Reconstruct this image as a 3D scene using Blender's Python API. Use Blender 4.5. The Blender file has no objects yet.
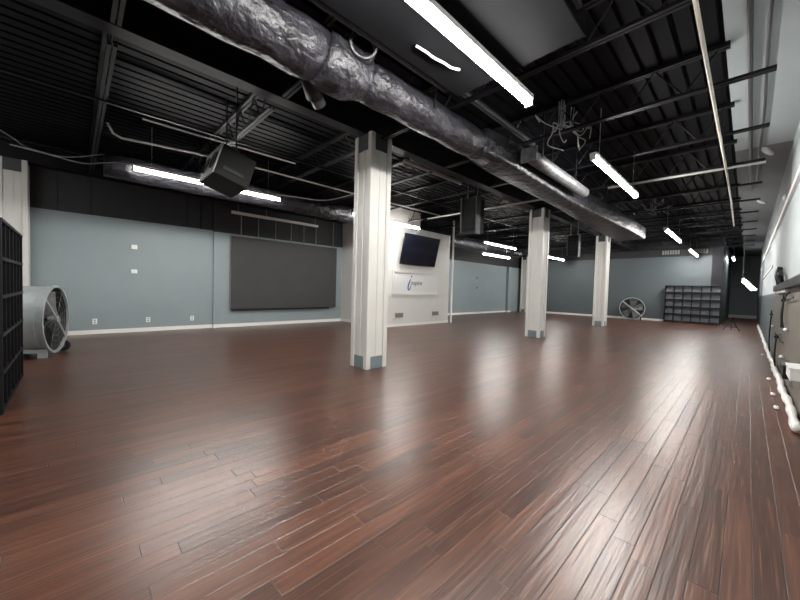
import bpy, bmesh, math, random
from mathutils import Vector, Matrix
random.seed(7)
C = bpy.context.scene.collection
PI = math.pi
H = 1.45

# ------------------------------------------------------------------ materials
def new_mat(name):
    m = bpy.data.materials.new(name); m.use_nodes = True
    nt = m.node_tree; nt.nodes.clear()
    out = nt.nodes.new('ShaderNodeOutputMaterial'); b = nt.nodes.new('ShaderNodeBsdfPrincipled')
    nt.links.new(b.outputs[0], out.inputs[0]); return m, nt, b
def mat(name, col, rough=.6, metal=0., var=.12, scale=6., bump=.0, bscale=40., bdist=.02, spec=.5, stretch=(1,1,1)):
    m, nt, b = new_mat(name)
    tc = nt.nodes.new('ShaderNodeTexCoord'); mp = nt.nodes.new('ShaderNodeMapping')
    geo = nt.nodes.new('ShaderNodeNewGeometry')
    nt.links.new(geo.outputs['Position'], mp.inputs[0]); mp.inputs['Scale'].default_value = stretch
    n = nt.nodes.new('ShaderNodeTexNoise'); n.inputs['Scale'].default_value = scale; n.inputs['Detail'].default_value = 4
    nt.links.new(mp.outputs[0], n.inputs['Vector'])
    r = nt.nodes.new('ShaderNodeValToRGB')
    r.color_ramp.elements[0].position = .3; r.color_ramp.elements[1].position = .7
    r.color_ramp.elements[0].color = (*[c*(1-var) for c in col], 1); r.color_ramp.elements[1].color = (*[min(1, c*(1+var)) for c in col], 1)
    nt.links.new(n.outputs[0], r.inputs[0]); nt.links.new(r.outputs[0], b.inputs['Base Color'])
    b.inputs['Roughness'].default_value = rough; b.inputs['Metallic'].default_value = metal
    b.inputs['Specular IOR Level'].default_value = spec
    if bump:
        n2 = nt.nodes.new('ShaderNodeTexNoise'); n2.inputs['Scale'].default_value = bscale; n2.inputs['Detail'].default_value = 5
        nt.links.new(mp.outputs[0], n2.inputs['Vector'])
        bp = nt.nodes.new('ShaderNodeBump'); bp.inputs['Strength'].default_value = bump; bp.inputs['Distance'].default_value = bdist
        nt.links.new(n2.outputs[0], bp.inputs['Height']); nt.links.new(bp.outputs[0], b.inputs['Normal'])
    return m
def emit(name, col, s):
    m, nt, b = new_mat(name)
    b.inputs['Base Color'].default_value = (.9, .9, .9, 1)
    b.inputs['Emission Color'].default_value = (*col, 1); b.inputs['Emission Strength'].default_value = s
    return m

M = {}
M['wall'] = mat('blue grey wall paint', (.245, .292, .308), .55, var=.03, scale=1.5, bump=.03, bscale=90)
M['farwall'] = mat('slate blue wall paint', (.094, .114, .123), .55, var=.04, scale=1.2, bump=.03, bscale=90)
M['upper'] = mat('charcoal upper wall', (.024, .0245, .027), .6, var=.15, scale=2, bump=.08, bscale=30)
M['white'] = mat('warm white paint', (.64, .63, .60), .4, var=.02, scale=3, bump=.02, bscale=60)
M['trimw'] = mat('white trim paint', (.80, .79, .76), .35, var=.02)
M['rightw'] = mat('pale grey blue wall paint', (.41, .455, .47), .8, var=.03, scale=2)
M['shadew'] = mat('pale wall paint with painted shade', (.15, .16, .17), .55, var=.05, scale=2)  # pale right wall paint darkened to stand in for shade at the far end
M['taupe'] = mat('taupe wall paint', (.16, .145, .125), .6, var=.08, scale=3)
M['band'] = mat('blue grey column band', (.18, .22, .24), .5, var=.04)
M['darkband'] = mat('dark grey green band', (.045, .052, .052), .5, var=.05)
M['deck'] = mat('black painted steel deck', (.0018, .0018, .0036), .6, var=.2, scale=3, spec=.10)
M['steel'] = mat('black painted steel', (.0035, .0034, .0055), .5, var=.25, scale=5, spec=.25)
M['steelm'] = mat('matte black sheet metal', (.0040, .0040, .0050), .8, var=.2, scale=2, spec=.1)
M['steelg'] = mat('dark grey painted steel', (.014, .014, .018), .5, var=.2, scale=4, spec=.3)
M['flange'] = mat('grey painted beam flange', (.015, .015, .020), .5, var=.25, scale=3, spec=.2)
M['foil'] = mat('black duct wrap foil', (.016, .0155, .020), .40, .12, var=.55, scale=6, bump=.8, bscale=7, bdist=.09, stretch=(1, .8, 1))
M['silver'] = mat('scuffed silver foil', (.085, .085, .09), .5, .2, var=.5, scale=8, bump=.8, bscale=14)
M['conduit'] = mat('white painted conduit', (.62, .61, .58), .4, var=.08, scale=4)
M['cream'] = mat('cream painted conduit', (.60, .57, .48), .4, var=.1, scale=4)
M['wire'] = mat('grey cable sheath', (.25, .25, .25), .5, var=.1)
M['blackpl'] = mat('matte black laminate', (.007, .007, .009), .5, var=.1, spec=.25)
M['greylam'] = mat('grey cubby backing', (.36, .40, .44), .5, var=.1, scale=8)
M['edge'] = mat('dark grey shelf edging', (.05, .05, .055), .4, var=.1)
M['screen'] = mat('charcoal screen fabric', (.043, .043, .042), .75, var=.05, scale=2, bump=.05, bscale=200)
M['tv'] = mat('glossy television glass', (.006, .007, .016), .12, var=.05)
M['galv'] = mat('galvanised sheet metal', (.40, .44, .445), .5, .25, var=.12, scale=5, bump=.05, bscale=15)
M['galvd'] = mat('dark fan blade metal', (.17, .18, .185), .45, .3, var=.2)
M['inner'] = mat('dark fan interior', (.06, .062, .065), .5, .2, var=.2)
M['chrome'] = mat('bright bare metal', (.55, .56, .56), .4, .1, var=.1)
M['rubber'] = mat('black rubber', (.012, .012, .012), .7, var=.1)
M['outlet'] = mat('white plastic plate', (.85, .85, .84), .35, var=.01)
M['greyp'] = mat('dark grey painted frame', (.06, .06, .065), .5, var=.1)
M['slot'] = mat('grey grille metal', (.22, .22, .21), .5, var=.1)
M['blue'] = mat('blue logo ink', (.03, .10, .32), .4, var=.05)
M['ink'] = mat('dark logo ink', (.05, .055, .09), .4, var=.05)
M['panel'] = mat('sign panel white', (.66, .66, .66), .3, var=.01)
M['lspk'] = mat('grey loudspeaker cabinet', (.0065, .0066, .0065), .6, var=.1, scale=5, spec=.2)
M['baffle'] = mat('light grey baffle plate', (.36, .36, .34), .45, var=.1, scale=10)
M['tube'] = emit('lit led diffuser', (1, .975, .93), 48.)
M['tubeb'] = emit('brightly lit led diffuser', (1, .975, .93), 72.)
M['dim'] = emit('softly lit led diffuser', (1, .98, .95), 26.)
M['spot'] = emit('lit small lamp', (1, .98, .95), 8.)

# floor: hand scraped planks along Y
def floor_mat():
    m, nt, b = new_mat('dark red brown scraped wood planks'); N = nt.nodes.new; L = nt.links.new
    geo = N('ShaderNodeNewGeometry'); sp = N('ShaderNodeSeparateXYZ'); L(geo.outputs['Position'], sp.inputs[0])
    def math_(op, a, c=None, v=None):
        n = N('ShaderNodeMath'); n.operation = op
        L(a, n.inputs[0]) if hasattr(a, 'links') else setattr(n.inputs[0], 'default_value', a)
        if c is not None:
            if hasattr(c, 'links'): L(c, n.inputs[1])
            else: n.inputs[1].default_value = c
        return n.outputs[0]
    W, LN = .118, 1.25
    xs = math_('DIVIDE', math_('ADD', sp.outputs[0], .038), W); row = math_('FLOOR', xs); fx = math_('FRACT', xs)
    wn = N('ShaderNodeTexWhiteNoise'); wn.noise_dimensions = '1D'; L(row, wn.inputs['W'])
    ys = math_('ADD', math_('DIVIDE', sp.outputs[1], LN), math_('MULTIPLY', wn.outputs['Value'], 7.3))
    col = math_('FLOOR', ys); fy = math_('FRACT', ys)
    cb = N('ShaderNodeCombineXYZ'); L(row, cb.inputs[0]); L(col, cb.inputs[1])
    w2 = N('ShaderNodeTexWhiteNoise'); w2.noise_dimensions = '3D'; L(cb.outputs[0], w2.inputs['Vector'])
    # gap mask
    ex = math_('MULTIPLY', math_('MINIMUM', fx, math_('SUBTRACT', 1., fx)), W)
    ey = math_('MULTIPLY', math_('MINIMUM', fy, math_('SUBTRACT', 1., fy)), LN)
    edge = math_('MINIMUM', ex, ey)
    gap = N('ShaderNodeMapRange'); gap.inputs['From Min'].default_value = .0006; gap.inputs['From Max'].default_value = .0032
    L(edge, gap.inputs['Value'])
    # grain
    off = N('ShaderNodeVectorMath'); off.operation = 'MULTIPLY_ADD'
    L(w2.outputs['Color'], off.inputs[0]); off.inputs[1].default_value = (9, 9, 9); L(geo.outputs['Position'], off.inputs[2])
    mp = N('ShaderNodeMapping'); mp.inputs['Scale'].default_value = (34, 1.6, 1); L(off.outputs[0], mp.inputs[0])
    g = N('ShaderNodeTexNoise'); g.inputs['Scale'].default_value = 1.; g.inputs['Detail'].default_value = 6; g.inputs['Distortion'].default_value = .6; L(mp.outputs[0], g.inputs['Vector'])
    mp2 = N('ShaderNodeMapping'); mp2.inputs['Scale'].default_value = (5, 1.1, 1); L(off.outputs[0], mp2.inputs[0])
    g2 = N('ShaderNodeTexNoise'); g2.inputs['Scale'].default_value = 1.; g2.inputs['Detail'].default_value = 3; L(mp2.outputs[0], g2.inputs['Vector'])
    r = N('ShaderNodeValToRGB'); e = r.color_ramp.elements
    e[0].position = .25; e[0].color = (.028, .0095, .0055, 1); e[1].position = .75; e[1].color = (.150, .056, .030, 1)
    mid = e.new(.5); mid.color = (.074, .0255, .0140, 1)
    mixv = math_('ADD', math_('ADD', math_('MULTIPLY', g.outputs[0], .5), math_('MULTIPLY', g2.outputs[0], .27)), math_('MULTIPLY', w2.outputs['Value'], .23))
    L(mixv, r.inputs[0])
    mp5 = N('ShaderNodeMapping'); mp5.inputs['Scale'].default_value = (95, 1.5, 1); L(off.outputs[0], mp5.inputs[0])
    g5 = N('ShaderNodeTexNoise'); g5.inputs['Scale'].default_value = 1.; g5.inputs['Detail'].default_value = 2; L(mp5.outputs[0], g5.inputs['Vector'])
    st = N('ShaderNodeMapRange'); st.inputs['From Min'].default_value = .56; st.inputs['From Max'].default_value = .72; st.inputs['To Max'].default_value = .75; L(g5.outputs[0], st.inputs['Value'])
    ms = N('ShaderNodeMix'); ms.data_type = 'RGBA'; L(st.outputs[0], ms.inputs['Factor']); L(r.outputs[0], ms.inputs[6]); ms.inputs[7].default_value = (.20, .090, .054, 1)
    mx = N('ShaderNodeMix'); mx.data_type = 'RGBA'; L(gap.outputs[0], mx.inputs['Factor'])
    mx.inputs[6].default_value = (.006, .003, .003, 1); L(ms.outputs[2], mx.inputs[7]); L(mx.outputs[2], b.inputs['Base Color'])
    # scraped bump: long ripples plus gap
    mp3 = N('ShaderNodeMapping'); mp3.inputs['Scale'].default_value = (42, 2.2, 1); L(off.outputs[0], mp3.inputs[0])
    g3 = N('ShaderNodeTexNoise'); g3.inputs['Scale'].default_value = 1.; g3.inputs['Detail'].default_value = 2; L(mp3.outputs[0], g3.inputs['Vector'])
    hgt = math_('ADD', math_('MULTIPLY', g3.outputs[0], 1.0), math_('MULTIPLY', gap.outputs[0], .6))
    bp = N('ShaderNodeBump'); bp.inputs['Strength'].default_value = .75; bp.inputs['Distance'].default_value = .003
    L(hgt, bp.inputs['Height']); L(bp.outputs[0], b.inputs['Normal'])
    rr = N('ShaderNodeMapRange'); rr.inputs['To Min'].default_value = .27; rr.inputs['To Max'].default_value = .38
    L(g2.outputs[0], rr.inputs['Value']); L(rr.outputs[0], b.inputs['Roughness'])
    b.inputs['Specular IOR Level'].default_value = .85
    return m
M['floor'] = floor_mat()

# ------------------------------------------------------------------ mesh helpers
def bx(bm, x0, x1, y0, y1, z0, z1):
    vs = [bm.verts.new(p) for p in ((x0,y0,z0),(x1,y0,z0),(x1,y1,z0),(x0,y1,z0),(x0,y0,z1),(x1,y0,z1),(x1,y1,z1),(x0,y1,z1))]
    for f in ((3,2,1,0),(4,5,6,7),(0,1,5,4),(1,2,6,5),(2,3,7,6),(3,0,4,7)): bm.faces.new([vs[i] for i in f])
    return vs
def tube(bm, pts, r, n=8, caps=True, radii=None):
    pts = [Vector(p) for p in pts]; rings = []
    up = Vector((0, 0, 1))
    for i, p in enumerate(pts):
        d = (pts[min(i+1, len(pts)-1)] - pts[max(i-1, 0)]).normalized()
        a = d.cross(up)
        if a.length < .05: a = d.cross(Vector((0, 1, 0)))
        a.normalize(); b = a.cross(d).normalized(); rad = radii[i] if radii else r
        rings.append([bm.verts.new(p + rad*(math.cos(2*PI*k/n)*a + math.sin(2*PI*k/n)*b)) for k in range(n)])
    for i in range(len(rings)-1):
        for k in range(n):
            bm.faces.new((rings[i][k], rings[i][(k+1) % n], rings[i+1][(k+1) % n], rings[i+1][k]))
    if caps: bm.faces.new(rings[0][::-1]); bm.faces.new(rings[-1])
def smooth_curve(pts, n=6):
    P = [Vector(p) for p in pts]; out = []
    for i in range(len(P)-1):
        p0, p1, p2, p3 = P[max(i-1, 0)], P[i], P[i+1], P[min(i+2, len(P)-1)]
        for k in range(n):
            t = k/n
            out.append(.5*((2*p1)+(p2-p0)*t+(2*p0-5*p1+4*p2-p3)*t*t+(3*p1-p0-3*p2+p3)*t**3))
    out.append(P[-1]); return out
def lathe_ring(bm, c, axis, prof, n=40, closed=False):
    # prof: list of (distance along axis, radius)
    ax = Vector(axis).normalized(); a = ax.cross(Vector((0, 0, 1))).normalized(); b = a.cross(ax)
    c = Vector(c); rings = [[bm.verts.new(c + ax*t + r*(math.cos(2*PI*k/n)*a + math.sin(2*PI*k/n)*b)) for k in range(n)] for t, r in prof]
    m = len(rings)
    for i in range(m if closed else m-1):
        for k in range(n):
            bm.faces.new((rings[i][k], rings[i][(k+1) % n], rings[(i+1) % m][(k+1) % n], rings[(i+1) % m][k]))
def obj(name, bm, m, parent=None, bevel=0, smooth=False):
    bmesh.ops.recalc_face_normals(bm, faces=bm.faces)
    if bevel: bmesh.ops.bevel(bm, geom=list(bm.edges), offset=bevel, segments=2, affect='EDGES', profile=.5)
    me = bpy.data.meshes.new(name); bm.to_mesh(me); bm.free(); me.materials.append(M[m])
    if smooth:
        for p in me.polygons: p.use_smooth = True
    o = bpy.data.objects.new(name, me); C.objects.link(o)
    if parent: o.parent = parent
    return o
def tag(o, label, cat, group=None):
    o['label'] = label; o['category'] = cat
    if group: o['group'] = group
    return o
def thing(name, label, cat, loc=(0,0,0), rotz=0, group=None):
    o = bpy.data.objects.new(name, None); C.objects.link(o); o.location = loc; o.rotation_euler = (0, 0, rotz)
    o.empty_display_size = .1
    return tag(o, label, cat, group)
def struct(name, bm, m, parent=None, **k):
    o = obj(name, bm, m, parent, **k)
    if not parent: o['kind'] = 'structure'
    return o
def B(*args):
    bm = bmesh.new()
    for a in args: bx(bm, *a)
    return bm
def T(pts, r, n=8):
    bm = bmesh.new(); tube(bm, pts, r, n); return bm
def copy_tree(o, parent=None):
    c = o.copy(); C.objects.link(c)
    if parent: c.parent = parent
    for ch in list(o.children): copy_tree(ch, c)
    return c
ORD = ['first','second','third','fourth','fifth','sixth','seventh','eighth','ninth','tenth','eleventh','twelfth','thirteenth','fourteenth','fifteenth','sixteenth','seventeenth']

# ------------------------------------------------------------------ room shell
XL, XR, YB, YF, ZC = -12.3, .5, -4.0, 24.8, 4.6
YR = 36.0   # recess at the right end
struct('floor', B((XL-.4, XR+.3, YB-.3, YR+.3, -.12, 0)), 'floor')
# corrugated deck
bm = bmesh.new(); pitch = .2; x = XL-.35; prof = []
while x < -.34:
    prof += [(x, 4.60), (x+.145, 4.60), (x+.158, 4.645), (x+.187, 4.645)]
    x += pitch
prof.append((x, 4.60))
prof = [(a-(x+.32), z) for a, z in prof]
y0, y1 = YB-.2, YR+.2
va = [bm.verts.new((a, y0, z)) for a, z in prof]; vb = [bm.verts.new((a, y1, z)) for a, z in prof]
ta = [bm.verts.new((a, y0, z+.03)) for a, z in prof]; tb = [bm.verts.new((a, y1, z+.03)) for a, z in prof]
for i in range(len(prof)-1):
    bm.faces.new((va[i], va[i+1], vb[i+1], vb[i])); bm.faces.new((ta[i], tb[i], tb[i+1], ta[i+1]))
    bm.faces.new((va[i], ta[i], ta[i+1], va[i+1])); bm.faces.new((vb[i], vb[i+1], tb[i+1], tb[i]))
bm.faces.new((va[0], vb[0], tb[0], ta[0])); bm.faces.new((va[-1], ta[-1], tb[-1], vb[-1]))
struct('ceiling', bm, 'deck')
struct('ceiling', B((-.325, XR+.2, YB-.2, 10.2, 4.60, 4.75)), 'rightw'); struct('ceiling', B((-.325, XR+.2, 10.2, YR+.2, 4.60, 4.75)), 'shadew')     # pale strip of ceiling next to the right wall, far part darkened as painted shade
# left wall: set back section, then section 8 cm forward from y=3.3
struct('wall_left', B((XL-.25, XL, YB, 3.30, 0, 3.20)), 'wall')
struct('wall_left', B((XL-.25, XL+.08, 3.30, 8.6, 0, 3.16)), 'wall')
struct('wall_left', B((XL-.25, XL+.08, 8.6, YF, 0, 3.27)), 'wall')
struct('wall_left', B((XL-.25, XL-.03, YB, 3.30, 3.20, 4.66)), 'upper')
struct('wall_left', B((XL-.25, XL+.04, 3.30, YF, 3.272, 4.66), (XL-.25, XL+.04, 3.30, 8.6, 3.162, 3.272)), 'upper')
# short return wall near the far left corner
struct('wall_left', B((XL+.08, XL+.28, 22.5, 22.9, 0, 3.27)), 'wall')
# bulkhead seams of the upper wall
for i, (y, w) in enumerate(((-.3, .015), (.33, .02), (2.55, .02), (3.28, .02))):
    struct('trim_%d' % (10+i), B((XL-.03, XL-.01, y, y+w, 3.2, 4.3)), 'steelg')
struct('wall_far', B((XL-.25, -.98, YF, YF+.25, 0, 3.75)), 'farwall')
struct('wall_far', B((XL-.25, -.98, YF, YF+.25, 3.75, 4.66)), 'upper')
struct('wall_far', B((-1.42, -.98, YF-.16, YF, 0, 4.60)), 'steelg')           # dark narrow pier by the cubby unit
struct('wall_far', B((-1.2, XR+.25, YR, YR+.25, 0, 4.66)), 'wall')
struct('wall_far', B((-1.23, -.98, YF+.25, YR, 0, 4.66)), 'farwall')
struct('wall_right', B((XR, XR+.2, YB, 10.2, 3.42, 4.60), (XR, XR+.2, YB, YR, 1.62, 3.42)), 'rightw'); struct('wall_right', B((XR, XR+.2, 10.2, YR, 3.42, 4.60)), 'shadew')  # far stretch above the white strip has its shade painted into the colour
struct('wall_right', B((XR, XR+.2, YB, 13.3, 0, 1.62)), 'taupe')
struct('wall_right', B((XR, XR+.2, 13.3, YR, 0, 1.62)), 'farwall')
struct('wall_back', B((XL-.25, XR+.2, YB-.25, YB, 0, 4.66)), 'wall')
# baseboards
struct('baseboard_left', B((XL, XL+.02, YB, 3.30, 0, .11)), 'trimw')
struct('baseboard_left', B((XL+.08, XL+.10, 3.30, 8.30, 0, .11)), 'trimw')
struct('baseboard_left', B((XL+.08, XL+.10, 12.1, 22.5, 0, .11), (XL+.08, XL+.28, 22.48, 22.5, 0, .11), (XL+.28, XL+.30, 22.48, 22.9, 0, .11)), 'trimw')
struct('baseboard_far', B((XL+.08, -3.36, YF-.02, YF, 0, .12)), 'trimw')
struct('baseboard_far', B((-.98, XR, YR-.03, YR, 0, .22)), 'trimw')
struct('trim_1', B((XR-.045, XR, .9, 25.7, 3.36, 3.48)), 'trimw')          # white strip along the right wall
struct('trim_2', B((XR-.03, XR, 15.5, 24.5, 2.42, 2.50)), 'trimw')
struct('trim_3', B((-.98, -.25, YR-.03, YR, 2.28, 2.36)), 'slot')

# ------------------------------------------------------------------ white projecting media wall
struct('wall_media', B((XL+.08, -9.4, 8.30, 10.15, 0, 4.55), (XL+.08, -9.4, 10.15, 12.15, 0, 3.90)), 'white')
struct('baseboard_media', B((-9.4, -9.38, 8.30, 12.15, 0, .10), (XL+.1, -9.38, 8.28, 8.30, 0, .10)), 'trimw')
t = tag(obj('pipe', T([(-9.36, 12.33, 0), (-9.36, 12.33, 4.6)], .045, 12), 'trimw'), 'white vertical pipe standing at the far corner of the white television wall', 'pipe')
# television, tilted forward
t = thing('television', 'large black flat television tilted forward on the white wall', 'television', (-9.395, 9.94, 2.42))
tv = Matrix.Translation((-.0, 0, 0))
def rot_parts(bm, ang, piv):
    bmesh.ops.rotate(bm, verts=bm.verts, cent=piv, matrix=Matrix.Rotation(ang, 3, 'Y'))
b1 = B((.10, .14, -1.02, 1.02, 0, 1.18)); rot_parts(b1, math.radians(13), (.1, 0, 0)); obj('housing', b1, 'blackpl', t)
b1 = B((.1405, .146, -1.0, 1.0, .03, 1.16)); rot_parts(b1, math.radians(13), (.1, 0, 0)); obj('screen', b1, 'tv', t)
b1 = B((0, .03, -.35, .35, .25, .8), (.03, .13, -.04, .04, .3, .4), (.03, .24, -.04, .04, .62, .7)); obj('wall_bracket', b1, 'blackpl', t)
# sign panel with logo
t = thing('wall_sign', 'white framed sign panel with blue swoosh logo below the television', 'sign', (-9.4, 10.08, 1.30))
obj('panel', B((0, .012, -1.34, 1.34, .0, .80)), 'panel', t)
obj('frame', B((0, .05, -1.42, 1.42, .80, .87), (0, .05, -1.42, 1.42, -.07, 0), (0, .05, -1.42, -1.34, 0, .80), (0, .05, 1.34, 1.42, 0, .80)), 'white', t)
# logo: swoosh i + lettering
def text_obj(name, s, size, loc, m, parent, shear=0.):
    cu = bpy.data.curves.new(name, 'FONT'); cu.body = s; cu.size = size; cu.extrude = .003; cu.shear = shear; cu.align_x = 'LEFT'
    tmp = bpy.data.objects.new('tmp', cu); C.objects.link(tmp)
    dg = bpy.context.evaluated_depsgraph_get(); me = bpy.data.meshes.new_from_object(tmp.evaluated_get(dg))
    bpy.data.objects.remove(tmp); me.materials.clear(); me.materials.append(M[m])
    o = bpy.data.objects.new(name, me); C.objects.link(o); o.parent = parent; o.location = loc
    o.rotation_euler = (PI/2, 0, PI/2); return o
o = text_obj('lettering', 'nspire', .27, (.016, -.40, .33), 'ink', t, .15)
bm = bmesh.new()
def ribbon(bm, pts, x0, x1):
    # pts: (y,z,halfwidth)
    L = []
    for i, (y, z, w) in enumerate(pts):
        a = pts[max(i-1, 0)]; c = pts[min(i+1, len(pts)-1)]
        d = Vector((c[0]-a[0], c[1]-a[1])).normalized(); nrm = Vector((-d.y, d.x))
        L.append([bm.verts.new((xx, y+s*nrm.x*w, z+s*nrm.y*w)) for xx in (x0, x1) for s in (1, -1)])
    for p, q in zip(L, L[1:]):
        for i, j in ((0, 1), (1, 3), (3, 2), (2, 0)): bm.faces.new((p[i], p[j], q[j], q[i]))
    bm.faces.new((L[0][0], L[0][1], L[0][3], L[0][2])); bm.faces.new((L[-1][0], L[-1][2], L[-1][3], L[-1][1]))
ribbon(bm, [(-.40,.56,.012),(-.47,.46,.028),(-.53,.34,.034),(-.555,.24,.03),(-.55,.15,.028),(-.51,.12,.026),(-.46,.16,.022),(-.41,.25,.016),(-.38,.33,.008)], .013, .019)
lathe_ring(bm, (.013, -.37, .66), (1, 0, 0), [(0, .001), (0, .04), (.006, .04), (.006, .001)], 16)
obj('emblem', bm, 'blue', t)
for y, lab in ((9.08, 'grey air grille low on white wall, below the left end of the sign'), (11.25, 'grey air grille low on white wall, nearest the white vertical pipe')):
    t = thing('wall_vent', lab, 'vent', (-9.4, y, .44), 0, 'low grilles on the white wall')
    obj('frame', B((0, .015, -.26, .26, -.11, .11)), 'white', t)
    bm = bmesh.new()
    for k in range(6): bx(bm, .015, .024, -.21, .21, -.08+k*.028, -.065+k*.028)
    obj('louvre', bm, 'slot', t)
    obj('backing', B((.0152, .0165, -.215, .215, -.085, .085)), 'slot', t)

# ------------------------------------------------------------------ hanging dark screen with suspension rail
t = thing('projection_screen', 'large charcoal rectangular screen panel hanging before the blue wall', 'screen', (-12.14, 5.88, .62))
obj('panel', B((0, .05, -2.07, 2.07, 0, 2.46)), 'screen', t, bevel=.006)
obj('frame', B((-.08, 0, -2.09, -2.07, .02, 2.46), (-.08, 0, -2.07, 2.07, 2.40, 2.46), (-.08, 0, -2.07, 2.07, .02, .08)), 'slot', t)
obj('bottom_bar', B((-.02, .06, -2.05, 1.75, -.05, -.002)), 'blackpl', t)
t = thing('suspension_rail', 'white horizontal rail with hanging rods above the charcoal screen', 'rail', (-12.08, 5.4, 3.86))
obj('rail', B((-.04, .04, -1.62, 1.62, -.045, .045)), 'trimw', t)
for k, y in enumerate((-1.30, -.72, -.10, .50, 1.02, 1.55)):
    obj('rod', T([(.0, y, -.78), (.0, y, -.045)], .016), 'slot', t)
for y in (-1.4, -.45, 1.5): obj('hanger', T([(.0, y, .045), (.0, y, .75)], .008, 6), 'wire', t)
tag(obj('rod', T([(-12.08, 7.75, 3.08), (-12.08, 7.75, 4.6)], .016), 'slot'), 'lone thin grey rod above the screen corner beside the white wall', 'rod')
tag(obj('rod', T([(-12.30, 2.95, 3.2), (-12.30, 2.95, 4.1)], .018), 'steelg'), 'short grey vertical rod on dark upper wall, left of the screen', 'rod')

# wall plates
for y, lab in ((.41, 'white outlet plate low on blue wall, closest to the drum fan'), (1.58, 'white outlet plate low on blue wall, middle of the three'), (2.71, 'white outlet plate low on blue wall, nearest the wall step')):
    t = thing('wall_outlet', lab, 'outlet', (XL, y, .34), 0, 'outlets low on the left wall')
    obj('plate', B((0, .012, -.05, .05, -.075, .075)), 'outlet', t, bevel=.003)
    obj('socket', B((.012, .016, -.018, .018, .015, .05)), 'slot', t); obj('socket', B((.012, .016, -.018, .018, -.05, -.015)), 'slot', t)
for z, lab in ((2.44, 'small white square box on blue wall, the upper of two'), (1.74, 'small white square box on blue wall, the lower of two')):
    t = thing('wall_box', lab, 'wall box', (XL, 1.25, z), 0, 'white boxes on the left wall')
    obj('cover', B((0, .05, -.07, .07, -.06, .06)), 'outlet', t, bevel=.006)
    obj('lens', B((.05, .054, -.02, .02, -.02, .02)), 'trimw', t)
for z, lab in ((2.30, 'tiny dark hook on the far blue wall, upper one'), (1.66, 'tiny dark hook on the far blue wall, lower one')):
    bm = bmesh.new(); tube(bm, [(XL+.08, 18.7, z), (XL+.13, 18.7, z+.01), (XL+.15, 18.74, z+.07)], .02, 6); tube(bm, [(XL+.095, 18.66, z-.04), (XL+.095, 18.74, z)], .015, 6)
    tag(obj('wall_hook', bm, 'blackpl'), lab, 'hook', 'dark hooks on the far blue wall')

# ------------------------------------------------------------------ columns
def make_column(label, cat='column'):
    t = thing('column', label, cat, (0,0,0), 0, 'white boxed columns')
    h = .24; s = .095
    obj('shaft', B((-h+.03, h-.03, -h+.03, h-.03, 0, 4.18)), 'white', t)
    for sx in (-1, 1):
        for sy in (-1, 1):
            x0, x1 = sorted((sx*h, sx*(h-s))); y0, y1 = sorted((sy*h, sy*(h-s)))
            obj('corner_post', B((x0, x1, y0, y1, 0, 4.18)), 'white', t, bevel=.008)
    q = h-.018
    obj('base_band', B((-h+s, h-s, -q, q, 0, .22), (-q, q, -h+s, h-s, 0, .22)), 'band', t)
    obj('top_band', B((-h+s, h-s, -q, q, 3.90, 4.18), (-q, q, -h+s, h-s, 3.90, 4.18)), 'darkband', t)
    # narrow inset ribs on each face
    w = .02
    obj('face_rib', B((-w, w, -h+.018, h-.018, .22, 3.90), (-h+.018, h-.018, -w, w, .22, 3.90)), 'white', t)
    return t
col = make_column('tall white boxed column standing in front, nearest the camera'); col.location = (-4.88, 3.95, 0)
for (x, y, rz, lab) in ((-4.86, 11.0, 0, 'white boxed column in the middle distance, second along the row'),
                        (-4.80, 17.75, 0, 'farthest white boxed column of the row, before the far wall'),
                        (-11.98, -1.0, 0, 'white boxed column against the left wall behind the drum fan'),
                        (-11.72, 24.45, 0, 'grey-white column at the far left corner, half hidden by a nearer column')):
    c = copy_tree(col); c.location = (x, y, 0); c['label'] = lab
    
# main beam over the row of columns
t = thing('roof_beam', 'long dark steel beam lying on the tops of the white columns', 'beam')
obj('bottom_flange', B((-5.04, -4.83, YB, YF, 4.182, 4.205)), 'flange', t); obj('web', B((-4.895, -4.865, YB, YF, 4.205, 4.57)), 'steel', t); obj('top_flange', B((-5.08, -4.68, YB, YF, 4.57, 4.595)), 'steel', t)
bm = bmesh.new(); bx(bm, -12.2, -11.9, YB, YF, 4.18, 4.205); bx(bm, -12.06, -12.04, YB, YF, 4.205, 4.57); bx(bm, -12.2, -11.9, YB, YF, 4.57, 4.595)
tag(obj('roof_beam', bm, 'steel'), 'dark steel beam running along the top of the left wall', 'beam')
tag(obj('duct_box', B((-11.86, -11.0, 23.3, 24.2, 4.2, 4.595)), 'silver'), 'pale metal duct box near the far left corner, left of the second column', 'duct')

# ------------------------------------------------------------------ open web joists
def make_joist(xa, xb, xt, label, group):
    t = thing('roof_joist', label, 'joist', (0,0,0), 0, group)
    obj('bottom_chord', B((xa, xb, -.045, -.008, 4.10, 4.135), (xa, xb, .008, .045, 4.10, 4.135)), 'steel', t)
    obj('top_chord', B((xa-.05, xt, -.05, -.008, 4.545, 4.6), (xa-.05, xt, .008, .05, 4.545, 4.6)), 'steel', t)
    bm = bmesh.new(); n = int((xt-xa)/.32); st = (min(xb, xt)-.1-xa-.05)/n; up = False
    pts = []
    for k in range(n+1): pts.append((xa+.05+k*st, 0, 4.565 if k % 2 else 4.118))
    for p, q in zip(pts, pts[1:]): tube(bm, [p, q], .0115, 6)
    if pts[-1][2] < 4.3: tube(bm, [pts[-1], (pts[-1][0]+.12, 0, 4.56)], .0115, 6)
    obj('web', bm, 'steel', t)
    return t
ys = [3.98+1.83*k for k in range(-2, 12)]
jr = make_joist(-4.66, .12, -.28, '', 'open web joists, right bay'); jl = make_joist(-11.88, -5.1, -5.1, '', 'open web joists, left bay')
vis = [y for y in ys]
for i, y in enumerate(vis):
    for src, bay in ((jr, 'right'), (jl, 'left')):
        o = src if i == 0 else copy_tree(src)
        o.location = (0, y, 0)
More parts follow.
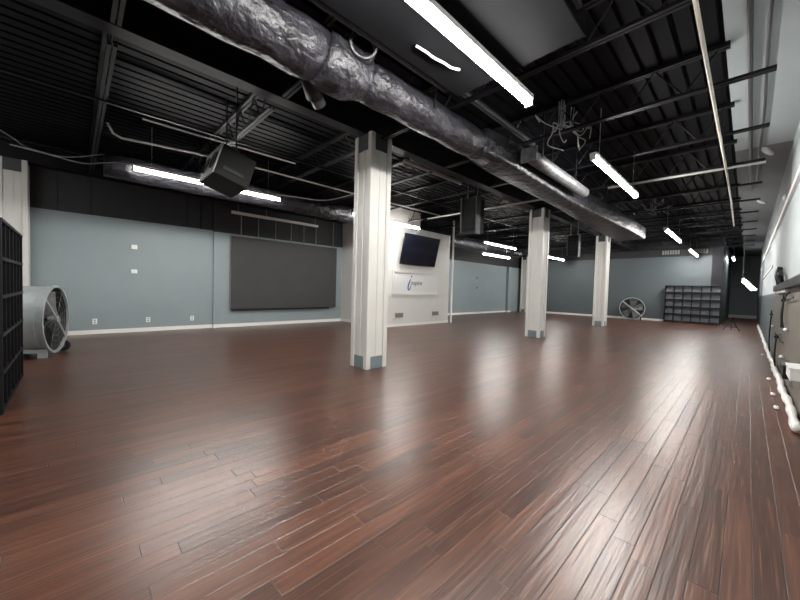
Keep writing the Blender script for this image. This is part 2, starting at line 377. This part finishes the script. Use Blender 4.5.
joists = sorted([o for o in C.objects if o.name.startswith('roof_joist')], key=lambda o: o.location.y)
ir = {'right': 0, 'left': 0}
for o in joists:
    bay = 'right' if 'right' in o['group'] else 'left'
    k = ir[bay]; ir[bay] += 1
    o['label'] = 'black open-web roof joist, %s bay, %s in order away from the viewer' % (bay, ORD[k])
# deck bridging bars along Y in the left bay
for i, x in enumerate((-6.7, -9.8)):
    bm = bmesh.new(); bx(bm, x-.02, x+.02, YB, YF, 4.075, 4.10)
    tag(obj('bridging_bar', bm, 'steel'), 'thin dark bar running lengthwise under the joists, %s' % ('nearer the columns' if i == 0 else 'nearer the left wall'), 'bar', 'bridging bars')

# ------------------------------------------------------------------ ducts
def duct_tube(prof, n=28):
    bm = bmesh.new(); pts = [(x, y, z) for x, y, z, r in prof]; tube(bm, pts, 0, n, True, [p[3] for p in prof]); return bm
t = thing('air_duct', 'big black foil-wrapped air duct along the ceiling right of the columns', 'duct', (0,0,0))
d1 = duct_tube([(-3.17, y, 3.82, .265+.012*math.sin(y*9)) for y in [YB+.05+.29*k for k in range(21)]]); obj('front_section', d1, 'foil', t, smooth=True)
bm = bmesh.new(); tube(bm, [(-3.17, 1.80, 3.82), (-3.17, 1.86, 3.81), (-3.17, 2.14, 3.81), (-3.19, 2.32, 3.85), (-3.19, 2.38, 3.85)], 0, 28, True, [.275, .295, .285, .24, .235]); obj('reducer', bm, 'foil', t, smooth=True)
obj('rear_section', duct_tube([(-3.19-.01*(k/4), 2.36+.3*k, 3.85, .225+.01*math.sin(k*2.2)) for k in range(10)]), 'foil', t, smooth=True)
bm = bmesh.new()
a = [(-3.36, 4.7, 3.66), (-2.98, 4.7, 3.66), (-2.98, 4.7, 4.06), (-3.36, 4.7, 4.06)]; b = [(-3.42, 5.6, 3.62), (-2.90, 5.6, 3.62), (-2.90, 5.6, 4.06), (-3.42, 5.6, 4.06)]
b2 = [(-3.45, 8.5, 3.60), (-2.96, 8.5, 3.60), (-2.96, 8.5, 4.04), (-3.45, 8.5, 4.04)]; b3 = [(-3.72, 13.5, 3.60), (-2.80, 13.5, 3.60), (-2.80, 13.5, 4.04), (-3.72, 13.5, 4.04)]; c = [(x, 15.6, z) for x, _, z in b3]
rs = [[bm.verts.new(p) for p in r] for r in (a, b, b2, b3, c)]
for p, q in zip(rs, rs[1:]):
    for k in range(4): bm.faces.new((p[k], p[(k+1) % 4], q[(k+1) % 4], q[k]))
bm.faces.new(rs[0]); bm.faces.new(rs[-1][::-1]); obj('rectangular_trunk', bm, 'foil', t, bevel=.04, smooth=True)
# hanger straps up to deck
for y, xc, r in ((-1.5, -3.17, .285), (1.2, -3.17, .285), (3.4, -3.19, .245), (7.0, -3.18, .285), (10.6, -3.2, .36), (14.6, -3.26, .48)):
    for q in (xc-r-.012, xc+r): obj('strap', B((q, q+.012, y-.02, y+.02, 3.82, 4.595)), 'steel', t)
# open takeoff collar
col_c = Vector((-2.86, 2.14, 3.93)); ax = Vector((.80, -.42, -.12)).normalized()
bm = bmesh.new(); lathe_ring(bm, col_c, ax, [(-.22, .16), (.06, .135), (.06, .127), (-.22, .15)], 32, True); obj('takeoff_collar', bm, 'foil', t, smooth=True)
bm = bmesh.new(); lathe_ring(bm, col_c, ax, [(.045, .125), (.045, .145), (.07, .145), (.07, .125)], 32, True); o = obj('collar_rim', bm, 'silver', t, smooth=True)
bm = bmesh.new(); lathe_ring(bm, col_c, ax, [(-.09, .001), (-.09, .14), (-.075, .14), (-.075, .126), (-.075, .001)], 32); obj('damper_plate', bm, 'steel', t)
bm = bmesh.new(); lathe_ring(bm, col_c, ax, [(-.05, .122), (-.05, .133), (-.035, .133), (-.035, .122)], 32, True); obj('inner_ring', bm, 'silver', t)
bm = bmesh.new(); tube(bm, [(-3.27, 1.74, 3.66), (-3.45, 1.92, 3.56)], .085, 16); obj('lower_takeoff', bm, 'steel', t, smooth=True)
bm = bmesh.new(); lathe_ring(bm, (-3.47, 1.98, 3.55), (-.3, .55, -.35), [(-.08, .075), (.06, .075), (.06, .067), (-.08, .067)], 24, True); obj('lower_rim', bm, 'silver', t, smooth=True)
# light round branch beside the trunk
t = thing('branch_duct', 'short scuffed silver round duct beside the black trunk duct', 'duct', (0,0,0))
obj('tube', duct_tube([(-2.70, 5.6, 3.80, .115), (-2.71, 6.5, 3.80, .115), (-2.72, 7.4, 3.80, .115), (-2.74, 8.5, 3.80, .11)]), 'silver', t, smooth=True)
obj('end_flange', B((-2.84, -2.56, 5.57, 5.60, 3.68, 3.92)), 'silver', t)
for y in (5.8, 7.4): obj('strap', B((-2.575, -2.56, y, y+.04, 3.8, 4.595)), 'steel', t)
# duct along the left wall
t = thing('air_duct', 'dark foil-wrapped duct running behind the left row of ceiling lights', 'duct', (0,0,0))
obj('tube', duct_tube([(-9.2, y, 3.83, .25+.008*math.sin(y*7)) for y in [.45+.4*k for k in range(19)]]), 'foil', t, smooth=True)
t2 = thing('air_duct', 'dark foil-wrapped duct high on the left, beyond the white television wall', 'duct', (0,0,0))
obj('tube', duct_tube([(-9.9, y, 3.82, .25+.008*math.sin(y*7)) for y in [12.4+.4*k for k in range(19)]]), 'foil', t2, smooth=True)
for y in (2.5, 6.5, 13.5, 18.5):
    xq = -9.2
    if y > 10: t = t2; xq = -9.9
    for q in (xq-.272, xq+.257): obj('strap', B((q, q+.015, y-.02, y+.02, 3.83, 4.595)), 'steel', t)
# flat black trunk above the first lamp
t = thing('flat_duct', 'wide flat black duct directly above the nearest ceiling light', 'duct', (0,0,0))
obj('casing', B((-2.62, -1.15, YB+.02, 3.45, 3.86, 4.07)), 'steelm', t, bevel=.012)
obj('edge_rail', B((-2.70, -2.64, YB, 3.3, 3.88, 3.93), (-1.12, -1.08, YB, 3.1, 3.88, 3.91)), 'steelg', t)
for y in (-1.2, 1.2, 3.1):
    for q in (-2.635, -1.15): obj('strap', B((q, q+.015, y, y+.03, 3.95, 4.595)), 'steel', t)

# ------------------------------------------------------------------ conduits and cables
def conduit(pts, r, m, label, cat='pipe', name='conduit', curve=False, group=None):
    if curve: pts = smooth_curve(pts)
    bm = bmesh.new(); tube(bm, pts, r, 8); return tag(obj(name, bm, m, smooth=True), label, cat, group)
conduit([(-.44, 2.0, 4.075), (-.43, 6, 4.072), (-.42, 10, 4.075), (-.425, 13, 4.09), (-.46, 17.2, 4.08)], .020, 'cream', 'long cream pipe running lengthwise below the joists near the right wall')
conduit([(-8.35, 9.40, 4.075), (-3.98, 9.44, 4.075)], .026, 'conduit', 'white pipe crossing the ceiling left of the black trunk duct')
conduit([(-2.5, 9.43, 4.075), (.13, 9.50, 4.075)], .026, 'conduit', 'white pipe crossing the ceiling to the right of the second light')
conduit([(-9.3, 9.40, 4.075), (-8.6, 9.40, 4.075)], .022, 'conduit', 'short white pipe end above the television wall')
conduit([(-7.75, .42, 4.16), (-7.80, .50, 4.02), (-7.82, .62, 3.98), (-7.75, 1.2, 4.0), (-7.70, 2.4, 4.05), (-7.70, 5.5, 4.05), (-7.62, 9.2, 4.06)], .02, 'trimw', 'thin white pipe with an elbow end running over the left lights')
conduit([(-6.87, .8, 4.06), (-6.83, 3.4, 4.06)], .016, 'trimw', 'thin pale pipe above the hanging loudspeaker nearest the camera')
conduit([(-5.14, 5.0, 4.15), (-5.14, 7.0, 4.15)], .045, 'slot', 'grey tube fixed below the beam between first and second columns')
conduit([(-5.14, 9.3, 4.15), (-5.14, 10.75, 4.15)], .045, 'slot', 'short grey tube fixed below the beam beside the second column')
conduit([(-9.45, -.94, 4.1), (-9.75, -.8, 4.08), (-10.03, -.62, 4.03), (-9.9, -.1, 3.98), (-9.33, .47, 4.06)], .012, 'wire', 'thin grey cable sagging above the left column', 'cable', 'cable', True)
conduit([(-10.3, -.9, 4.1), (-10.0, -.3, 3.98), (-9.4, .15, 3.80), (-8.80, .6, 3.79), (-8.6, .95, 3.79)], .012, 'wire', 'thin grey cable draping toward the leftmost light', 'cable', 'cable', True)
conduit([(-8.6, 3.6, 3.78), (-8.4, 4.2, 3.80), (-8.1, 4.9, 3.80), (-7.8, 5.6, 4.05)], .012, 'conduit', 'thin white cable looping right from the left lights', 'cable', 'cable', True)
conduit([(-7.8, 5.7, 4.04), (-7.9, 6.2, 3.82), (-8.1, 7.0, 3.80), (-8.5, 7.4, 3.78)], .012, 'conduit', 'thin white cable dropping behind the nearest column', 'cable', 'cable', True)
conduit([(-.13, 2.0, 4.572), (-.10, 8, 4.572), (-.07, 14, 4.572)], .026, 'greyp', 'grey pipe fixed on the pale ceiling strip, the thicker of two')
conduit([(.05, 2.0, 4.578), (.04, 6, 4.578), (.06, 8, 4.578), (.03, 13, 4.578)], .018, 'greyp', 'thin grey pipe on the pale ceiling strip, closer to the right wall')
conduit([(-2.86, -1, 4.24), (-2.88, 2.2, 4.24), (-2.93, 6.2, 4.24)], .05, 'steelg', 'dark pipe running just above and right of the foil duct')
# cable tangles
def tangle(x, y, z, n, label, spread=.3, m='wire', seed=1):
    rnd = random.Random(seed); bm = bmesh.new()
    for k in range(n):
        p = Vector((x+rnd.uniform(-.1, .1), y+rnd.uniform(-.2, .2), z+.25)); pts = [p]
        for j in range(4):
            p = p + Vector((rnd.uniform(-spread, spread)*.6, rnd.uniform(-spread, spread), rnd.uniform(-.16, .10))); pts.append(p)
        pts.insert(0, Vector((pts[0].x, pts[0].y, 4.62)))
        tube(bm, smooth_curve(pts, 5), .009, 5)
    return tag(obj('cable_bundle', bm, m, smooth=True), label, 'cables')
tangle(-2.25, 5.9, 4.0, 9, 'loose tangle of thin cables hanging left of the second ceiling light', .3, 'wire', 3)
tangle(-2.2, 13.3, 4.0, 6, 'small tangle of cables hanging just before the third ceiling light', .3, 'wire', 5)
conduit([(-2.37, 2.42, 3.84), (-2.34, 2.55, 3.825), (-2.35, 2.66, 3.835), (-2.31, 2.78, 3.82), (-2.31, 2.90, 3.83), (-2.27, 3.0, 3.835)], .013, 'outlet', 'crumpled white cable strip stuck under the flat black duct', 'cable', 'cable_strip', True)

# ------------------------------------------------------------------ light fixtures
def make_light(L=3.0, drop=.9, m='tube', w=.044):
    t = thing('tube_light', '', 'light', (0,0,0), 0, 'linear ceiling lights')
    obj('housing', B((-w-.012, w+.012, -L/2, L/2, .047, .07), (-w-.012, -w-.001, -L/2, L/2, .018, .047), (w+.001, w+.012, -L/2, L/2, .018, .047)), 'outlet', t)
    bm = bmesh.new(); tube(bm, [(0, -L/2+.01, 0), (0, L/2-.01, 0)], w, 12); obj('diffuser', bm, m, t, smooth=True)
    obj('end_cap', B((-w, w, -L/2-.015, -L/2+.008, -.05, .07)), 'outlet', t); obj('end_cap', B((-w, w, L/2-.008, L/2+.015, -.05, .07)), 'outlet', t)
    for y in (-L/2+.3, L/2-.3): obj('hanger', T([(0, y, .07), (0, y, drop)], .006, 5), 'wire', t)
    return t
lights = [(-1.90, 2.37, 3.7, 3.0, .16, 'long bright ceiling light nearest the camera, under the flat duct'),
 (-1.86, 7.62, 3.7, 3.0, .9, 'bright ceiling light second along the right row, beside the silver duct'),
 (-2.02, 16.0, 3.7, 3.4, .9, 'ceiling light third along the right row, above the far drum fan'),
 (-2.02, 22.6, 3.7, 3.4, .9, 'farthest ceiling light of the right row, above the cubby shelves'),
 (-8.56, 1.75, 3.7, 1.8, .9, 'leftmost bright ceiling light over the blue wall, left of the loudspeaker'),
 (-8.60, 3.26, 3.7, 1.2, .9, 'ceiling light over the charcoal screen, right of the loudspeaker'),
 (-8.50, 7.60, 3.7, 3.0, .9, 'ceiling light partly behind the nearest column, shining on the television wall'),
 (-8.50, 15.0, 3.7, 3.0, .9, 'upper of two parallel lights beyond the television wall'),
 (-8.60, 14.8, 3.2, 2.5, .42, 'lower of two parallel lights beyond the television wall'),
 (-8.70, 22.3, 3.7, 2.6, .9, 'far light showing just right of the second column'),
 (-1.90, -2.0, 3.7, 3.0, .16, 'added unseen fill light behind the camera, continuing the right row'),  # out of view, added to brighten the near end of the room
 (-.72, 29.2, 3.9, 2.6, .68, 'far ceiling light beyond the dark pier at the right end'),
 (-8.56, -2.6, 3.7, 2.4, .9, 'added unseen fill light behind the camera, continuing the left row')]  # unseen too, added to lift the near left column and wall
for x, y, z, L, drop, lab in lights:
    t = make_light(L, drop, 'dim' if (y > 28 or y < -2.5 or (x < -8 and 14 < y < 16)) else ('tubeb' if x > -3 and y > 0 else 'tube')); t.location = (x, y, z); t['label'] = lab
t = thing('tube_light', 'short slanted bright lamp hanging low by the right wall at the far end', 'light', (-.01, 19.9, 2.0))
bm = bmesh.new(); tube(bm, [(-.15, 0, .20), (.15, 0, -.18)], .065, 14); obj('diffuser', bm, 'spot', t, smooth=True)
bm = bmesh.new(); tube(bm, [(-.17, .1, .30), (.24, .1, -.19)], .05, 8); obj('housing', bm, 'outlet', t)
obj('hanger', T([(-.17, .1, .3), (-.17, .1, 2.615)], .006, 5), 'wire', t)

# ------------------------------------------------------------------ hanging loudspeakers
def make_speaker(label):
    t = thing('hanging_loudspeaker', label, 'loudspeaker', (0,0,0), 0, 'loudspeakers hung from the ceiling')
    w, d, h = .80, .52, .50
    obj('cabinet', B((-w/2, w/2, -d/2, d/2, 0, h)), 'lspk', t, bevel=.015)
    obj('baffle', B((-w/2, w/2, -d/2-.02, -d/2-.001, 0, h)), 'baffle', t)
    for sx in (-1, 1):
        bm = bmesh.new(); lathe_ring(bm, (sx*.20, -d/2-.021, h/2), (0, -1, 0), [(0, .14), (.012, .14), (.0, .10), (-.0, .001)], 24); obj('driver', bm, 'blackpl', t)
    obj('side_handle', B((w/2, w/2+.02, -.16, .14, .12, .17)), 'steelg', t)
    return t
s0 = make_speaker('boxy black loudspeaker hung between the two left lights, pale front'); s0.location = (-6.05, 1.76, 3.05); s0.rotation_euler = (math.radians(-17), 0, 0)
def hang(t, x, y, z0, z1):
    pass
tag(obj('hanging_bracket', B((-6.40, -5.70, 1.86, 1.90, 3.56, 3.60), (-6.30, -6.285, 1.87, 1.89, 3.6, 4.595), (-5.815, -5.80, 1.87, 1.89, 3.6, 4.595)), 'steelg'), 'dark steel hanger holding the nearest loudspeaker to the roof', 'bracket')
def make_panel_speaker(label, loc, s):
    t = thing('hanging_loudspeaker', label, 'loudspeaker', loc, 0, 'tall loudspeakers below the beam')
    obj('cabinet', B((-.26*s, .22*s, -.15*s, .30*s, 0, 1.05*s)), 'lspk', t, bevel=.01)
    obj('side_frame', B((-.32*s, -.27*s, -.20*s, .02*s, -.02, 1.1*s), (.23*s, .27*s, -.2*s, .02*s, -.05*s, 1.1*s)), 'greyp', t)
    obj('bottom_bar', B((-.32*s, .27*s, -.26*s, -.2*s, -.05*s, .02*s)), 'steelg', t)
    bm = bmesh.new()
    for k in range(5): bx(bm, -.2*s, .16*s, -.165*s, -.152*s, (.15+.17*k)*s, (.25+.17*k)*s)
    obj('grille', bm, 'steel', t)
    obj('hanger', T([(-.2*s, 0, 1.05*s), (-.2*s, 0, 4.58-loc[2])], .012, 6), 'wire', t); obj('hanger', T([(.15*s, 0, 1.05*s), (.15*s, 0, 4.58-loc[2])], .012, 6), 'wire', t)
    return t
make_panel_speaker('tall dark loudspeaker hanging left of the second column', (-5.30, 7.8, 3.02), .88)
make_panel_speaker('dark loudspeaker hanging between the second and third columns', (-4.78, 14.0, 2.92), .75)

# ------------------------------------------------------------------ drum fans
def make_fan(label):
    t = thing('drum_fan', label, 'fan', (0,0,0), 0, 'large drum fans')
    R, D, zc = .62, .62, .69   # front face looks along -Y, drum extends to +Y
    c = (0, 0, zc)
    bm = bmesh.new(); lathe_ring(bm, c, (0, 1, 0), [(.0, R), (.1, R), (.10, R+.008), (.12, R+.008), (.12, R), (.36, R), (.36, R+.008), (.38, R+.008), (.38, R), (D, R), (D, R-.012), (0, R-.012)], 56, True); obj('drum', bm, 'galv', t, smooth=False)
    bm = bmesh.new(); lathe_ring(bm, c, (0, 1, 0), [(-.02, R-.015), (-.02, R+.025), (.02, R+.025), (.02, R-.015)], 56, True); obj('front_rim', bm, 'galv', t)
    bm = bmesh.new(); lathe_ring(bm, c, (0, 1, 0), [(.02, R-.014), (D-.05, R-.014), (D-.05, .001)], 48); obj('inner_lining', bm, 'inner', t)
    # wire guard: rings
    bm = bmesh.new()
    for r in (.12, .22, .32, .42, .52):
        pts = [(r*math.cos(a*PI/16), -.01, zc+r*math.sin(a*PI/16)) for a in range(33)]; tube(bm, pts, .0028, 4, False)
    for k in range(8):
        a = k*PI/4+.3; tube(bm, [(.05*math.cos(a), -.012, zc+.05*math.sin(a)), ((R-.01)*math.cos(a), -.012, zc+(R-.01)*math.sin(a))], .003, 4)
    obj('guard', bm, 'galvd', t)
    bm = bmesh.new(); a = math.radians(140); dx, dz = math.cos(a), math.sin(a)
    for s in (-1, 1): tube(bm, [(s*.0, -.02, zc), (s*dx*R, -.005, zc+s*dz*R)], .018, 8)
    obj('support_bar', bm, 'chrome', t)
    bm = bmesh.new(); tube(bm, [(0, -.03, zc), (0, .10, zc)], .055, 16); obj('hub', bm, 'galv', t)
    for k in range(5):
        a = k*2*PI/5+.2; bm = bmesh.new(); g = []
        for j, (r, w, tw) in enumerate(((.06, .07, .10), (.25, .14, .075), (.42, .19, .05), (.54, .19, .04))):
            d = Vector((math.cos(a), 0, math.sin(a))); n = Vector((-math.sin(a), 0, math.cos(a)))
            g.append([bm.verts.new(Vector((0, .12+q*tw+e, zc))+d*r+n*(q*w)) for q, e in ((-1, 0), (0, .015), (1, 0))] + [bm.verts.new(Vector((0, .126+q*tw+e, zc))+d*r+n*(q*w)) for q, e in ((1, 0), (0, .015), (-1, 0))])
        for p, q in zip(g, g[1:]):
            for i in range(6): bm.faces.new((p[i], p[(i+1) % 6], q[(i+1) % 6], q[i]))
        bm.faces.new(g[0]); bm.faces.new(g[-1][::-1]); obj('blade', bm, 'galvd', t)
    obj('skid', B((-.36, -.30, .02, .14, 0, .16), (-.36, -.30, .46, .56, 0, .16), (-.36, -.30, .14, .46, .10, .16)), 'galv', t)
    obj('skid', B((.30, .36, .46, .56, 0, .16), (.30, .36, .10, .46, .10, .16)), 'galv', t)
    for y in (.02, .13):
        bm = bmesh.new(); tube(bm, [(.40, y, .11), (.46, y, .11)], .11, 24); w = obj('wheel', bm, 'rubber', t)
        bm = bmesh.new(); tube(bm, [(.395, y, .11), (.465, y, .11)], .04, 12); obj('wheel_hub', bm, 'galvd', w)
        break
    obj('axle', T([(.20, .02, .11), (.41, .02, .11)], .012), 'galvd', t)
    return t
fan = make_fan('grey galvanised drum fan by the left wall beside the black cubby unit'); 
fan.location = (-9.26, -.25, 0); fan.rotation_euler = (0, 0, math.radians(180-15))
f2 = copy_tree(fan); f2.location = (-4.74, 23.75, 0); f2.rotation_euler = (0, 0, math.radians(12)); f2['label'] = 'distant drum fan standing before the far wall right of the last column'
# a power cord for far fan
# ------------------------------------------------------------------ cubby shelf units
def make_cubby(label, ncol=6, W=2.34, D=.45, back='greylam', lip=.10):
    t = thing('cubby_shelf', label, 'shelf', (0,0,0), 0, 'black cubby shelf units')
    Hh, nr = 2.08, 5
    obj('side_panel', B((0, .03, 0, D, 0, Hh)), 'blackpl', t); obj('side_panel', B((W-.03, W, 0, D, 0, Hh)), 'blackpl', t)
    obj('top_panel', B((.03, W-.03, 0, D, Hh-.03, Hh)), 'blackpl', t)
    obj('back_panel', B((.03, W-.03, D-.015, D, 0, Hh-.03)), back, t)
    cw = (W-.06)/ncol; rh = (Hh-.05)/nr
    for i in range(nr): obj('shelf', B((.03, W-.03, 0, D-.016, .02+i*rh, .045+i*rh)), 'blackpl', t)
    for i in range(1, ncol): obj('divider', B((.03+i*cw-.0125, .03+i*cw+.0125, .004, D-.016, .046, Hh-.031)), 'blackpl', t)
    for i in range(nr+1):
        z = .02+i*rh if i < nr else Hh-.025
        obj('edge_strip', B((0, W, -.004, -.0005, z-.008, z+lip if i < nr else Hh)), 'blackpl', t)
    return t
cb = make_cubby('tall black cubby shelf unit with bluish backs against the far wall', D=.30); cb.location = (-3.32, 24.33, 0)
c2 = make_cubby('tall black cubby shelf unit cut by the left edge of the photo', W=2.0, back='blackpl', lip=.03); c2.location = (-5.44, -.54, 0); c2.rotation_euler = (0, 0, PI)
# ------------------------------------------------------------------ far wall details
for x, z, lab in ((-3.2, 4.0, 'grey louvred vent high on the far wall, left of the last light'), (-1.7, 4.0, 'grey louvred vent high on the far wall, above the cubby unit')):
    t = thing('wall_vent', lab, 'vent', (x, YF if x < -1.42 and x+.5 < -1.42 or x < -2 else YF-.0, z), 0, 'vents high on the far wall')
    t.location.x = x if x < -2 else -2.0
    obj('frame', B((-.45, .45, -.03, 0, -.17, .17)), 'steelg', t)
    bm = bmesh.new()
    for k in range(7): bx(bm, -.4+k*.118, -.31+k*.118, -.04, -.031, -.12, .12)
    obj('louvre', bm, 'slot', t)
# black wire floor stand near the far right
t = bmesh.new()
P0 = Vector((-.45, 21.2, 0))
for dx, dy in ((-.28, -.1), (.26, -.1), (-.02, .25)): tube(t, [P0+Vector((dx, dy, .01)), P0+Vector((dx*.1, dy*.1, .42))], .014, 6)
tube(t, [P0+Vector((-.18, -.07, .16)), P0+Vector((.17, -.07, .16))], .01, 6); tube(t, [P0+Vector((0, 0, .40)), P0+Vector((.03, 0, .62))], .016, 6)
tag(obj('floor_stand', t, 'blackpl'), 'small black three-legged wire stand on the floor near the far right end', 'stand')
# ------------------------------------------------------------------ right wall details
pts = []; rad = []
y = 5.6
while y < 26:
    pts.append((.435+.008*math.sin(y*3), y, .062)); rad.append(.042+.008*math.sin(y*9.)); y += .1
bm = bmesh.new(); tube(bm, pts, 0, 10, True, rad)
tag(obj('white_cable', bm, 'trimw', smooth=True), 'thick lumpy white cable lying along the foot of the right wall', 'cable')
for k, y in enumerate((6.7, 7.6, 9.0, 12.8)):
    bm = bmesh.new(); bmesh.ops.create_uvsphere(bm, u_segments=12, v_segments=8, radius=.05); bmesh.ops.scale(bm, vec=(.6, 1.6, .4), verts=bm.verts); bmesh.ops.translate(bm, vec=(.325, y, .02), verts=bm.verts)
    tag(obj('cable_clip', bm, 'outlet', smooth=True), 'small white clip on the floor left of the white cable, %s from the camera' % ORD[k], 'clip', 'white clips on the floor by the cable')
for k, (y, z) in enumerate(((9.2, .42), (8.6, .95), (12.6, .78))):
    bm = bmesh.new(); bmesh.ops.create_uvsphere(bm, u_segments=12, v_segments=8, radius=.035); bmesh.ops.scale(bm, vec=(.9, 2.6, .8), verts=bm.verts); bmesh.ops.translate(bm, vec=(XR-.036, y, z), verts=bm.verts)
    tag(obj('coat_peg', bm, 'outlet', smooth=True), 'small white peg on the taupe lower right wall, %s' % ('the lowest one', 'the highest one', 'the farthest one')[k], 'peg', 'white pegs on the right wall')
def wire_rack(y, z0, z1, label, seed, arm=True):
    rnd = random.Random(seed); bm = bmesh.new(); x = XR-.045
    tube(bm, smooth_curve([(x, y-.45, z0), (x-.02, y-.3, z0+.4*(z1-z0)), (x, y-.02, z1)]), .013, 6)
    tube(bm, smooth_curve([(x, y+.15, z0), (x-.01, y+.12, z0+.5*(z1-z0)), (x, y, z1)]), .011, 6)
    if arm:
        tube(bm, [(x, y-1.9, z1+.05), (x, y+.12, z1-.02)], .008, 6)
        tube(bm, smooth_curve([(x, y-1.2, z1+.13), (x, y-.6, z1+.09), (x, y, z1)]), .009, 6)
    for k in range(6):
        a = rnd.uniform(0, 2*PI); tube(bm, [(x, y, z1), (x, y+.40*math.cos(a), z1+.11*math.sin(a))], .009, 6)
    bmesh.ops.create_uvsphere(bm, u_segments=10, v_segments=8, radius=.035, matrix=Matrix.Translation((x, y, z1)))
    tag(obj('wire_rack', bm, 'blackpl'), label, 'rack', 'black wire racks on the right wall')
wire_rack(9.3, .93, 1.44, 'spidery black wire rack on the right wall, the highest one', 1)
wire_rack(10.7, .02, .66, 'spidery black wire rack low on the right wall, middle one', 2)
wire_rack(13.4, .02, 1.05, 'spidery black wire rack on the right wall, farthest from the camera', 3, False)
t = thing('wall_ledge', 'dark ledge with a white strip below it on the right wall', 'shelf', (XR, 0, 0))
obj('board', B((-.09, 0, 5.5, 12.0, 1.64, 1.76)), 'blackpl', t); obj('strip', B((-.06, 0, 8.8, 11.4, 1.585, 1.638)), 'trimw', t)
bm = bmesh.new()
for k in range(9):
    rnd = random.Random(30+k); y = 9.8+rnd.uniform(0, 1.8); tube(bm, smooth_curve([(XR-.05, y, 1.77), (XR-.09, y+rnd.uniform(-.3, .3), 1.9+rnd.uniform(0, .1)), (XR-.05, y+rnd.uniform(-.6, .6), 1.85+rnd.uniform(0, .35))]), .03, 6)
tag(obj('cable_bundle', bm, 'steelg', smooth=True), 'messy grey bundle of cables sitting on the dark wall ledge', 'cables')
t = thing('white_box', 'small white box fixed on the right wall at the photo edge', 'box', (XR, 6.05, .50))
obj('body', B((-.12, 0, 0, .5, .0, .13)), 'outlet', t, bevel=.01); obj('lid', B((-.13, 0, -.01, .51, .131, .15)), 'outlet', t)
t = thing('black_box', 'small dark box fixed on the right wall behind the white box', 'box', (XR, 7.4, .30))
obj('body', B((-.10, 0, 0, .7, .0, .18)), 'blackpl', t, bevel=.01); obj('lid', B((-.11, 0, -.01, .71, .181, .20)), 'edge', t)
for k, (x, y, z, lab) in enumerate(((.16, 10.6, 4.6, 'oval white light fitting on the pale ceiling strip, nearest one'), (.18, 16.0, 4.6, 'oval white fitting on the pale ceiling strip, farthest one'))):
    bm = bmesh.new(); bmesh.ops.create_uvsphere(bm, u_segments=20, v_segments=10, radius=.5); bmesh.ops.scale(bm, vec=(.14, .75, .07), verts=bm.verts)
    bmesh.ops.rotate(bm, verts=bm.verts, cent=(0,0,0), matrix=Matrix.Rotation(math.radians(-14), 3, 'Z')); bmesh.ops.translate(bm, vec=(x, y, z), verts=bm.verts)
    tag(obj('oval_fitting', bm, 'outlet', smooth=True), lab, 'fitting', 'oval white fittings')
bm = bmesh.new(); bmesh.ops.create_uvsphere(bm, u_segments=16, v_segments=8, radius=.5); bmesh.ops.scale(bm, vec=(.08, .5, .1), verts=bm.verts); bmesh.ops.translate(bm, vec=(XR, 11.8, 3.81), verts=bm.verts)
tag(obj('oval_fitting', bm, 'outlet', smooth=True), 'oval white fitting on the right wall just above the white strip', 'fitting', 'oval white fittings')

# ------------------------------------------------------------------ camera and world
w = bpy.data.worlds.new('World'); bpy.context.scene.world = w; w.use_nodes = True
bg = w.node_tree.nodes['Background']; bg.inputs[0].default_value = (.5, .55, .6, 1); bg.inputs[1].default_value = .05
yaw, pit, rol, F = .800819533, -.0324042929, .0279397176, 336.851671
cy, sy = math.cos(yaw), math.sin(yaw)
f = Vector((-sy*math.cos(pit), cy*math.cos(pit), math.sin(pit))); r = Vector((cy, sy, 0)); u = r.cross(f)
r2 = math.cos(rol)*r + math.sin(rol)*u; u2 = -math.sin(rol)*r + math.cos(rol)*u
cam = bpy.data.cameras.new('camera'); co = bpy.data.objects.new('camera', cam); C.objects.link(co)
mw = Matrix((( r2.x, u2.x, -f.x, 0), (r2.y, u2.y, -f.y, 0), (r2.z, u2.z, -f.z, H), (0, 0, 0, 1)))
co.matrix_world = mw
cam.sensor_fit = 'HORIZONTAL'; cam.sensor_width = 36; cam.lens = F/800*36; cam.clip_start = .02; cam.clip_end = 200
sc = bpy.context.scene; sc.camera = co
sc.view_settings.view_transform = 'Standard'; sc.view_settings.look = 'None'; sc.view_settings.gamma = 1; sc.view_settings.use_curve_mapping = False
sc.view_settings.exposure = 1.4
sc.cycles.max_bounces = 8; sc.cycles.diffuse_bounces = 5
